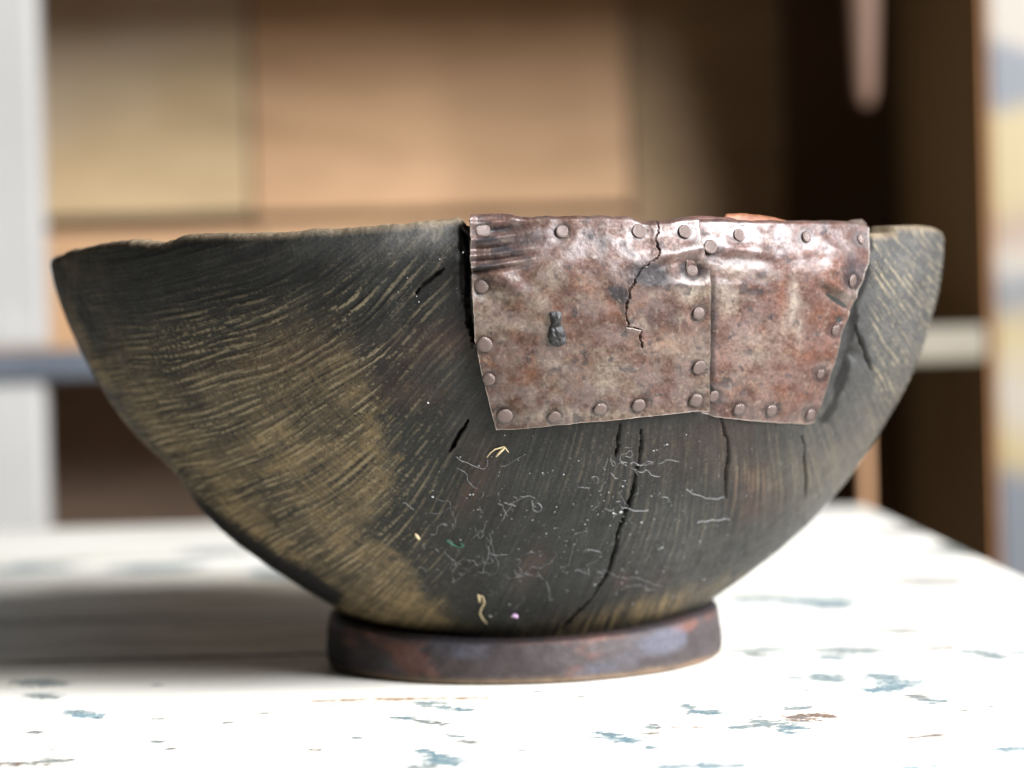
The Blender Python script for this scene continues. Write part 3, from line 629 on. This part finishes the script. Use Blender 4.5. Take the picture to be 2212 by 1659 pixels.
for x, y, r in ((1325, 1108, .0004), (1345, 1050, .0003), (1341, 1106, .00045), (1385, 1128, .0003), (1315, 1063, .0002), (935, 1073, .0004), (1250, 995, .0002), (1090, 940, .0002), (1285, 1262, .0003), (1375, 1235, .0003), (925, 870, .0004), (900, 640, .0002), (860, 630, .00015), (950, 560, .00018), (1000, 545, .0003), (905, 652, .0002), (880, 600, .00015), (1060, 1330, .0004), (1100, 1305, .0003), (1440, 960, .0003), (1780, 1100, .0004), (1520, 1250, .0003), (1240, 1175, .0002), (1270, 1190, .0002)):
    sx_.append(x); sy_.append(y); sr_.append(r)
for _ in range(70):
    x, y = rng.uniform(820, 1000), rng.uniform(520, 900); sx_.append(x); sy_.append(y); sr_.append(rng.uniform(.00003, .00007))
P = hit(np.array(sx_), np.array(sy_)); nn_ = normal(P)
for p, n, r in zip(P + nn_*0.0001, nn_, sr_): speck(p, n, r)
dm = bpy.data.meshes.new('dust'); dm.from_pydata(vs, [], fs); dm.update()
tag(link('dust', dm, M_LINT), 'tiny pale dust specks scattered over the front of the bowl', 'dust', kind='stuff')
def small(name, strands, mat, label, cat):
    vs, fs = [], []
    for pts, r, lift in strands: tube(lay(np.array(pts, float), lift, 0.0001), r, vs, fs, 5)
    m = bpy.data.meshes.new(name); m.from_pydata(vs, [], fs); m.polygons.foreach_set('use_smooth', [True]*len(fs)); m.update()
    return tag(link(name, m, mat), label, cat)
small('straw_sliver', [([(1052, 985), (1060, 975), (1070, 968), (1082, 965), (1090, 962)], .00022, .0005), ([(1072, 983), (1078, 976), (1086, 968), (1091, 963)], .0004, .0007), ([(1090, 962), (1095, 970), (1099, 975)], .00012, .0005)], M_STRAW, 'pale yellow sliver of straw stuck below the left end of the patch', 'straw')
small('curled_fibre', [([(1036, 1283), (1044, 1287), (1047, 1300), (1040, 1312), (1037, 1322), (1044, 1335), (1053, 1345)], .00017, .0004), ([(1033, 1280), (1036, 1290), (1037, 1298)], .0003, .0005)], M_STRAW, 'curled pale fibre with a white tip low on the bowl front', 'fibre')
small('pink_fluff', [([(1106, 1328), (1110, 1324), (1114, 1325), (1117, 1330)], .0006, .0006)], M_PINK, 'tiny pink tuft of fluff just above the foot ring', 'fluff')
small('green_thread', [([(965, 1165), (975, 1172), (990, 1180), (1002, 1177), (995, 1170)], .00016, .0004)], M_GREEN, 'short dark green thread on the lower front of the bowl', 'thread')
small('wood_crumb', [([(898, 1150), (903, 1156), (907, 1162)], .0005, .0005)], M_STRAW, 'orange-tan crumb stuck left of the lint on the bowl', 'crumb')

# ------------------------------------------------------------------ table
M_TABLE, nt, b = newmat('chipped_white_paint')
a = N(nt, 'ShaderNodeAttribute', attribute_name='Col')     # r: chip field, g: tone of the layer below, b: wear and the bowl's shadow painted brown
sep = N(nt, 'ShaderNodeSeparateColor'); nt.links.new(a.outputs['Color'], sep.inputs[0])
f1 = noise(nt, 230, 5, 0.75, (0.55, 1.3, 1)); f2 = noise(nt, 34, 5, 0.7, (0.35, 1.5, 1), dist=0.8); f3 = noise(nt, 9, 4, 0.6, (0.5, 1.2, 1))
def math_(op, x, y):
    m = N(nt, 'ShaderNodeMath', operation=op)
    for s, v in ((m.inputs[0], x), (m.inputs[1], y)):
        if isinstance(v, (int, float)): s.default_value = v
        else: nt.links.new(v, s)
    return m.outputs[0]
f4 = noise(nt, 620, 4, 0.7, (0.6, 1.2, 1)); chip = math_('ADD', math_('ADD', sep.outputs[0], math_('MULTIPLY', math_('SUBTRACT', f1, 0.5), 1.5)), math_('MULTIPLY', math_('SUBTRACT', f4, 0.5), 2.2))
chipm = ramp(nt, chip, [(0.47, 0.0), (0.53, 1.0)])
rnd = ramp(nt, math_('ADD', f2, math_('MULTIPLY', math_('SUBTRACT', f1, .5), .25)), [(0.74, 0.0), (0.76, 1.0)])
chipm = math_('MAXIMUM', chipm, math_('MULTIPLY', rnd, 0.8))
under = ramp(nt, math_('ADD', sep.outputs[1], math_('MULTIPLY', math_('SUBTRACT', f4, .5), 1.5)), [(0.15, (0.18, 0.26, 0.27)), (0.35, (0.09, 0.155, 0.19)), (0.55, (0.22, 0.26, 0.245)), (0.72, (0.12, 0.085, 0.08)), (0.95, (0.30, 0.17, 0.085))])
paint = ramp(nt, f3, [(0.3, (0.76, 0.73, 0.62)), (0.6, (0.81, 0.80, 0.74))])
paint = mixc(nt, paint, (0.55, 0.55, 0.52), math_('MULTIPLY', ramp(nt, f2, [(0.52, 0.0), (0.72, 1.0)]), 0.35))
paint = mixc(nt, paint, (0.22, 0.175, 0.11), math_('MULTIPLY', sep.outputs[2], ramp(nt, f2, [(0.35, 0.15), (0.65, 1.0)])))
c = mixc(nt, paint, under, chipm)
nt.links.new(c, b.inputs['Base Color']); b.inputs['Roughness'].default_value = 0.5; b.inputs['Specular IOR Level'].default_value = 0.35
hgt = math_('SUBTRACT', math_('MULTIPLY', f2, 0.5), chipm); bump(nt, b, hgt, 0.5, 0.0006)
M_EDGE = wood_mat('table_underwood', (0.30, 0.27, 0.22), (0.5, 0.47, 0.4), 12, (12, 1, 1))
CH = [  # (x0, y0, x1, y1, half thickness, tone)  ends of each paint loss in the picture
    (145, 1535, 215, 1551, 4, .25), (68, 1580, 84, 1584, 3, .6), (-30, 1652, 60, 1649, 4, .65), (60, 1651, 155, 1640, 5, .6), (845, 1549, 895, 1553, 3.5, .35), (895, 1555, 960, 1566, 3, .55),
    (900, 1516, 960, 1525, 5, .5), (950, 1528, 1016, 1535, 3.5, .3), (965, 1587, 1000, 1593, 2.5, .5), (992, 1598, 1032, 1606, 2.5, .6), (900, 1620, 935, 1627, 4, .25), (930, 1630, 980, 1653, 7, .25), (880, 1654, 940, 1658, 7, .5),
    (1476, 1521, 1500, 1535, 2.5, .45), (1498, 1537, 1545, 1543, 6, .35), (1540, 1541, 1572, 1540, 2, .4), (1286, 1581, 1330, 1592, 5, .35), (1330, 1592, 1371, 1604, 6, .25), (1391, 1572, 1426, 1572, 5, .5), (1426, 1571, 1526, 1571, 1.3, .7), (1381, 1586, 1433, 1583, 2, .7),
    (1571, 1572, 1626, 1571, 4, .5), (1631, 1557, 1690, 1570, 8, .5), (1680, 1570, 1731, 1574, 7, .35), (1680, 1582, 1720, 1582, 4, .3), (1701, 1552, 1740, 1545, 5, .72), (1725, 1543, 1800, 1549, 5, .75), (1710, 1556, 1770, 1556, 3, .7), (1696, 1528, 1746, 1531, 5, .5),
    (1871, 1455, 1930, 1470, 6, .4), (1920, 1470, 1966, 1482, 8, .25), (1872, 1494, 1950, 1482, 6, .28), (1766, 1456, 1806, 1472, 7, .45), (1961, 1498, 2000, 1512, 3, .6), (1985, 1512, 2041, 1516, 5, .45),
    (1580, 1290, 1700, 1296, 8, .45), (1690, 1297, 1856, 1300, 9, .35), (1770, 1306, 1820, 1316, 5, .4), (1570, 1408, 1720, 1400, 5, .5), (1620, 1412, 1660, 1420, 4, .6), (1770, 1402, 1906, 1408, 8, .5), (1780, 1415, 1810, 1425, 5, .45), (2016, 1398, 2060, 1402, 5, .68), (2090, 1402, 2165, 1424, 5, .5), (2180, 1408, 2240, 1412, 5, .5),
    (1700, 1462, 1730, 1465, 3, .5), (1961, 1595, 1985, 1592, 2, .7), (1985, 1592, 2046, 1586, 2.5, .7), (2151, 1620, 2230, 1615, 6, .25), (1416, 1658, 1500, 1653, 4, .3), (1500, 1654, 1560, 1654, 6, .25), (1550, 1655, 1631, 1653, 4, .35), (1926, 1658, 1990, 1657, 4, .2), (2010, 1655, 2051, 1652, 4, .2),
    (1250, 1504, 1262, 1506, 3, .6), (560, 1538, 582, 1540, 3, .6), (670, 1515, 790, 1511, 2.0, .9), (780, 1511, 930, 1509, 2.6, .95), (930, 1509, 1060, 1507, 1.8, .9), (1140, 1496, 1180, 1492, 2, .5), (2050, 1180, 2120, 1200, 8, .55), (1900, 1150, 1990, 1150, 6, .6), (1960, 1250, 2060, 1262, 7, .62), (1580, 1455, 1620, 1458, 2, .5), (1890, 1360, 1990, 1366, 5, .6),
    (0, 1225, 120, 1228, 9, .35), (250, 1232, 420, 1220, 8, .3), (420, 1190, 520, 1196, 6, .5), (40, 1470, 130, 1480, 6, .5), (60, 1500, 120, 1508, 4, .5), (560, 1230, 680, 1250, 5, .3), (480, 1560, 500, 1562, 2, .6), (1120, 1620, 1140, 1622, 2, .5), (330, 1600, 350, 1604, 2, .55)]
r9 = random.Random(5)
for _ in range(45):
    x_, y_ = r9.uniform(-40, 2250), r9.uniform(1470, 1659); l_ = r9.choice([4, 6, 8, 10, 22, 34]); CH.append((x_, y_, x_ + l_, y_ + r9.uniform(-.12, .2)*l_, r9.uniform(.8, 2.0), r9.choice([.3, .5, .6, .7])))
e0 = on_table(np.array([c_[0] for c_ in CH], float), np.array([c_[1] for c_ in CH], float)); e1 = on_table(np.array([c_[2] for c_ in CH], float), np.array([c_[3] for c_ in CH], float))
mid = on_table(np.array([(c_[0]+c_[2])/2 for c_ in CH]), np.array([(c_[1]+c_[3])/2 - c_[4] for c_ in CH])); midb = on_table(np.array([(c_[0]+c_[2])/2 for c_ in CH]), np.array([(c_[1]+c_[3])/2 + c_[4] for c_ in CH]))
thk = (mid - midb)[:, 1] / 2
table = empty('painted_table', (0, 0.2, 0)); tag(table, 'white painted plank table with chipped paint, under the bowl', 'table')
XR = 0.2235
def plank(y0, y1, dy, dxn):
    xs = np.concatenate([np.linspace(-0.85, -0.30, 60)[:-1], np.arange(-0.30, XR, dxn), [XR]])
    ys = np.concatenate([[y0], np.arange(y0 + dy, y1 - dy/2, dy), [y1]])
    X, Y = np.meshgrid(xs, ys); best = np.zeros_like(X); tone = np.full_like(X, .4)
    for a_, b_, t_, (q0, q1, q2, q3, q4, tn) in zip(e0, e1, thk, CH):
        if max(a_[1], b_[1]) < y0 - .03 or min(a_[1], b_[1]) > y1 + .03: continue
        d, f = polydist(X, (Y - a_[1]) * 1.0 + a_[1], [a_[:2], b_[:2] + 1e-6])
        wv = t_ * (0.45 + 1.1*np.sqrt(np.clip(4*f*(1-f), 0, 1)))
        v = np.clip(0.80 - 0.42 * d / wv, 0, 1); m = v > best; best = np.where(m, v, best); tone = np.where(m, tn, tone)
    dirt_shade = 1.0*ss(0.0, -0.10, X) * ss(-0.06, 0.02, Y) * ss(0.36, 0.24, Y) + 0.2*ss(0.3, 0.6, Y)  # brown wear, also tinting the bowl's cast shadow into the tabletop colour
    # joints worn along the plank edges
    jd = np.minimum(np.abs(Y - y0), np.abs(Y - y1)); 
    Z = -0.0012 * ss(0.0022, 0.0, jd) - 0.0002*(fbm(X*40, Y*120, 0, 3, 3)) + 0.0002
    Z = np.minimum(Z, -0.0)
    Zr = -0.010*ss(0.012, 0.0, XR - X)**2 - (0.006*ss(0.010, 0, y1 - Y)**2 if y1 > 0.6 else 0)
    Z = Z + Zr
    nr, nc = X.shape
    Vt = np.stack([X, Y, Z], -1).reshape(-1, 3); Cb = np.stack([best, tone, np.clip(dirt_shade, 0, 1)], -1).reshape(-1, 3)
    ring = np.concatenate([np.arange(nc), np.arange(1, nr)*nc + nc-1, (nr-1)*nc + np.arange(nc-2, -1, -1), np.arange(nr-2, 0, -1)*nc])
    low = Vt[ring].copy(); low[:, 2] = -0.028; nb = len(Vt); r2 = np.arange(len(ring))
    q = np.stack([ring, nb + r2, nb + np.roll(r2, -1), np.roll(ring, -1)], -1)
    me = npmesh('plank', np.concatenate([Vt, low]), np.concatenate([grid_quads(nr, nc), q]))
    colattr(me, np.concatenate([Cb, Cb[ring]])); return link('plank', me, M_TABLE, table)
G = 0.0008
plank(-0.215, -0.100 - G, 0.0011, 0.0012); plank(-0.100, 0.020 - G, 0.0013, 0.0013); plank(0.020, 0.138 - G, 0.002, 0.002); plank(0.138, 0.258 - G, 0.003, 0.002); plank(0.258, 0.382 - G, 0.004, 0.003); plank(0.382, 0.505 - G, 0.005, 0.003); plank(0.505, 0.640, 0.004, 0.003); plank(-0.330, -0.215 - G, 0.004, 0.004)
def box(name, x0, x1, y0, y1, z0, z1, mat, parent, bev=0.003, label=None):
    import bmesh
    bm = bmesh.new(); bmesh.ops.create_cube(bm, size=1)
    for v in bm.verts: v.co = ((x0+x1)/2 + v.co.x*(x1-x0), (y0+y1)/2 + v.co.y*(y1-y0), (z0+z1)/2 + v.co.z*(z1-z0))
    if bev: bmesh.ops.bevel(bm, geom=bm.edges[:], offset=min(bev, .3*min(x1-x0, y1-y0, z1-z0)), segments=2, affect='EDGES', profile=0.6)
    me = bpy.data.meshes.new(name); bm.to_mesh(me); bm.free(); o = link(name, me, mat, parent)
    if label: o['label'] = label
    return o
box('apron', -0.80, XR-0.03, -0.290, -0.268, -0.120, -0.029, M_EDGE, table); box('apron', -0.80, XR-0.03, 0.575, 0.597, -0.120, -0.029, M_EDGE, table)
box('apron', XR-0.052, XR-0.031, -0.267, 0.574, -0.119, -0.029, M_EDGE, table); box('apron', -0.822, -0.801, -0.267, 0.574, -0.119, -0.029, M_EDGE, table)
for lx in (-0.80, XR - 0.10):
    for ly in (-0.267, 0.526): box('leg', lx, lx+0.047, ly, ly+0.047, -0.74, -0.0295, M_EDGE, table)

# ------------------------------------------------------------------ cupboard behind
FY = 1.15; BY = 1.645; HZ = 0.1040
def painted(name, c0, c1, under, sc=14, th=0.58, stretch=(1, 1, .4)):
    m, nt, b = newmat(name)
    c = ramp(nt, noise(nt, sc, 4, .6, stretch), [(0.3, c0), (0.7, c1)])
    c = mixc(nt, c, under, ramp(nt, noise(nt, sc*1.7, 5, .7, stretch), [(th, 0.0), (th+.04, 1.0)]))
    nt.links.new(c, b.inputs['Base Color']); b.inputs['Roughness'].default_value = .5; return m
M_WHITE = painted('old_white_paint', (0.36, 0.355, 0.335), (0.44, 0.435, 0.415), (0.6, 0.56, 0.48), 10, .66)
M_GREYP = painted('grey_blue_paint', (0.08, 0.094, 0.115), (0.12, 0.137, 0.158), (0.35, 0.33, 0.28), 12, .66)
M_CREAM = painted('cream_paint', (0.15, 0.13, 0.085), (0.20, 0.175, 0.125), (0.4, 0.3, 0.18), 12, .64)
M_YEL = wood_mat('yellow_tan_board', (0.40, 0.29, 0.155), (0.58, 0.435, 0.25), 3, (1, 1, 4), .55, .3, (0.60, 0.50, 0.37))
M_PCH = wood_mat('pinkish_board', (0.41, 0.25, 0.13), (0.59, 0.37, 0.205), 3, (1, 1, 4), .55, .3, (0.55, 0.41, 0.30))
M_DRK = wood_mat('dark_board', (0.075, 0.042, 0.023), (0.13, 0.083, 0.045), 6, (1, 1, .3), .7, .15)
M_BRN = wood_mat('brown_board', (0.20, 0.14, 0.10), (0.30, 0.22, 0.16), 5, (1, 1, 6), .7, .2)
M_OCH = wood_mat('ochre_brown_board', (0.22, 0.145, 0.075), (0.34, 0.235, 0.13), 4, (1, 1, 4), .6, .25)
M_POLE2 = wood_mat('orange_brown_wood', (0.34, 0.18, 0.09), (0.48, 0.28, 0.15), 12, (3, 3, .4), .6)
M_OLV = wood_mat('olive_panel', (0.24, 0.185, 0.105), (0.38, 0.30, 0.18), 6, (3, 3, .3), .7, .2)
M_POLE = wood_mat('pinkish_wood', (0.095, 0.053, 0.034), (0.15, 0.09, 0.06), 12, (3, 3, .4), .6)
# right post: bands of old paint, each a real colour of the post
M_POST, nt, b = newmat('banded_old_paint')
tc = N(nt, 'ShaderNodeTexCoord'); sx = N(nt, 'ShaderNodeSeparateXYZ'); nt.links.new(tc.outputs['Object'], sx.inputs[0])
mr = N(nt, 'ShaderNodeMapRange'); mr.inputs[1].default_value = -0.20; mr.inputs[2].default_value = 0.46; nt.links.new(sx.outputs[2], mr.inputs[0])
ad = N(nt, 'ShaderNodeMath', operation='ADD'); nt.links.new(mr.outputs[0], ad.inputs[0])
mu = N(nt, 'ShaderNodeMath', operation='MULTIPLY_ADD'); mu.inputs[1].default_value = .07; mu.inputs[2].default_value = -.035; nt.links.new(noise(nt, 25, 3), mu.inputs[0]); nt.links.new(mu.outputs[0], ad.inputs[1])
yl, wh, gb, tn = (0.25, 0.19, 0.08), (0.25, 0.22, 0.175), (0.08, 0.088, 0.10), (0.19, 0.125, 0.075)
nt.links.new(ramp(nt, ad.outputs[0], [(0, tn), (0.10, tn), (0.16, gb), (.26, gb), (.30, yl), (.38, wh), (.46, yl), (.51, gb), (.55, wh), (.60, tn), (.63, yl), (.74, yl), (.765, gb), (.82, gb), (.84, wh), (.92, wh), (.96, yl), (1, yl)]), b.inputs['Base Color']); b.inputs['Roughness'].default_value = .5
cup = empty('old_cupboard', (0, 1.4, -0.74)); tag(cup, 'open old cupboard with worn painted frame and bare plank back, behind the table', 'cupboard')
XL = -0.396; XRT = 0.409; SW = 0.10
box('stile', XL - 0.20, XL, FY, FY + 0.025, HZ + 0.012, 0.95, M_WHITE, cup, .004, 'white painted left post of the cupboard above the shelf')
box('stile', XL - 0.20, XL - 0.004, FY + .002, FY + 0.025, -0.739, 0.086, M_WHITE, cup, .004, 'white painted left post below the shelf')
box('stile', XRT, XRT + 0.12, FY - 0.012, FY + 0.025, -0.739, 0.95, M_POST, cup, .004, 'right post with bands of yellow, white and grey paint')
M_RUST = wood_mat('orange_raw_edge', (0.32, 0.14, 0.05), (0.46, 0.24, 0.10), 20, (1, 1, .3))
box('raw_edge', XRT - 0.0035, XRT - 0.0005, FY - 0.010, FY + 0.02, -0.739, 0.95, M_RUST, cup, .001)
box('shelf_edge', XL - 0.20, XL + 0.30, FY - 0.012, FY + 0.02, 0.088, 0.113, M_GREYP, cup, .004, 'blue-grey painted shelf edge on the left')
box('shelf_edge', XL + 0.301, XRT - 0.007, FY - 0.012, FY + 0.02, 0.081, 0.111, M_CREAM, cup, .004, 'cream painted shelf edge on the right')
box('shelf', XL - 0.19, XRT - 0.002, FY + 0.026, BY - 0.001, 0.085, 0.108, M_BRN, cup)
# back planks
ZS = 0.246
box('back_board', -0.62, -0.2755, BY, BY + 0.016, ZS + 0.010, 0.62, M_YEL, cup, .003); box('back_board', -0.2715, 0.132, BY, BY + 0.016, ZS + 0.007, 0.62, M_PCH, cup, .003)
box('back_board', -0.62, -0.270, BY + 0.001, BY + 0.017, 0.109, ZS - 0.006, M_PCH, cup, .003); box('back_board', -0.268, 0.132, BY + 0.001, BY + 0.017, 0.109, ZS - 0.003, M_PCH, cup, .003)
box('back_board', 0.134, 0.298, BY + .001, BY + 0.017, 0.109, 0.62, M_OCH, cup, .003, 'brown board right of the middle of the back')  # browner plank, its colour also carrying the fade into shade
box('back_board', 0.30, 0.52, BY + .002, BY + 0.018, 0.109, 0.62, M_DRK, cup, .003, 'board darkened for the shade at the right of the back')  # right-hand shade of the cupboard put into this board's dark colour
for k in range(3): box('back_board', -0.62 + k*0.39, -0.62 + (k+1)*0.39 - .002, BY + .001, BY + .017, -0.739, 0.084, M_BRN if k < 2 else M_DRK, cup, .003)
box('side_panel', XRT + 0.010, XRT + 0.028, FY + 0.026, BY - 0.001, -0.739, 0.95, M_OLV, cup); box('side_panel', XL - 0.23, XL - 0.205, FY, BY - 0.001, -0.739, 0.95, M_BRN, cup)
box('top_shelf', XL - 0.204, XRT + 0.009, FY + .026, BY - 0.001, 0.52, 0.545, M_BRN, cup); box('top_rail', XL - 0.001, XRT - 0.007, FY - 0.003, FY + 0.022, 0.472, 0.60, M_WHITE, cup)
box('top_board', XL - 0.25, XRT + 0.13, FY - 0.02, BY + 0.02, 0.951, 0.975, M_WHITE, cup); box('bottom_board', XL - 0.204, XRT + 0.009, FY + .026, BY - 0.001, -0.66, -0.64, M_BRN, cup)
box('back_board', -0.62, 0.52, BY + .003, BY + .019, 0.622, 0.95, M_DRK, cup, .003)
box('back_batten', -0.62, 0.52, BY + 0.030, BY + 0.045, ZS - 0.05, ZS + 0.05, M_DRK, cup)
# turned wooden handle hanging in the right of the opening, pole below
def lathe(name, prof_, loc, mat, label, cat, tilt=(0, 0), n=20):
    vs = [(r*math.cos(2*math.pi*k/n), r*math.sin(2*math.pi*k/n), z) for r, z in prof_ for k in range(n)]; fs = [(j*n+k, j*n+(k+1) % n, (j+1)*n+(k+1) % n, (j+1)*n+k) for j in range(len(prof_)-1) for k in range(n)]
    fs += [tuple(range(n))[::-1], tuple((len(prof_)-1)*n + k for k in range(n))]
    m = bpy.data.meshes.new(name); m.from_pydata(vs, [], fs); m.polygons.foreach_set('use_smooth', [True]*len(fs)); m.update()
    o = link(name, m, mat); o.location = loc; o.rotation_euler = (tilt[0], tilt[1], 0); return tag(o, label, cat)
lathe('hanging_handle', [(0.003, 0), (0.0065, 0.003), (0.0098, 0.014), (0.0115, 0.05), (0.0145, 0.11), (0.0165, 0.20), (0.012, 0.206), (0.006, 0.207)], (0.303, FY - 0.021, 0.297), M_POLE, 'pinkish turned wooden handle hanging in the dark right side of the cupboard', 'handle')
lathe('leaning_pole', [(0.003, 0), (0.0042, 0.01), (0.0042, 0.70), (0.004, 0.78), (0.002, 0.787)], (0.268, 0.98, -0.739), M_POLE2, 'thin brown pole standing between the table corner and the cupboard', 'pole', (R(2), 0))

# ------------------------------------------------------------------ floor
fl = box('floor', -3, 3, -2.5, 3.5, -0.78, -0.74, wood_mat('floor_wood', (0.10, 0.075, 0.05), (0.17, 0.13, 0.09), 5, (1, 8, 1)), None, 0); fl['kind'] = 'structure'
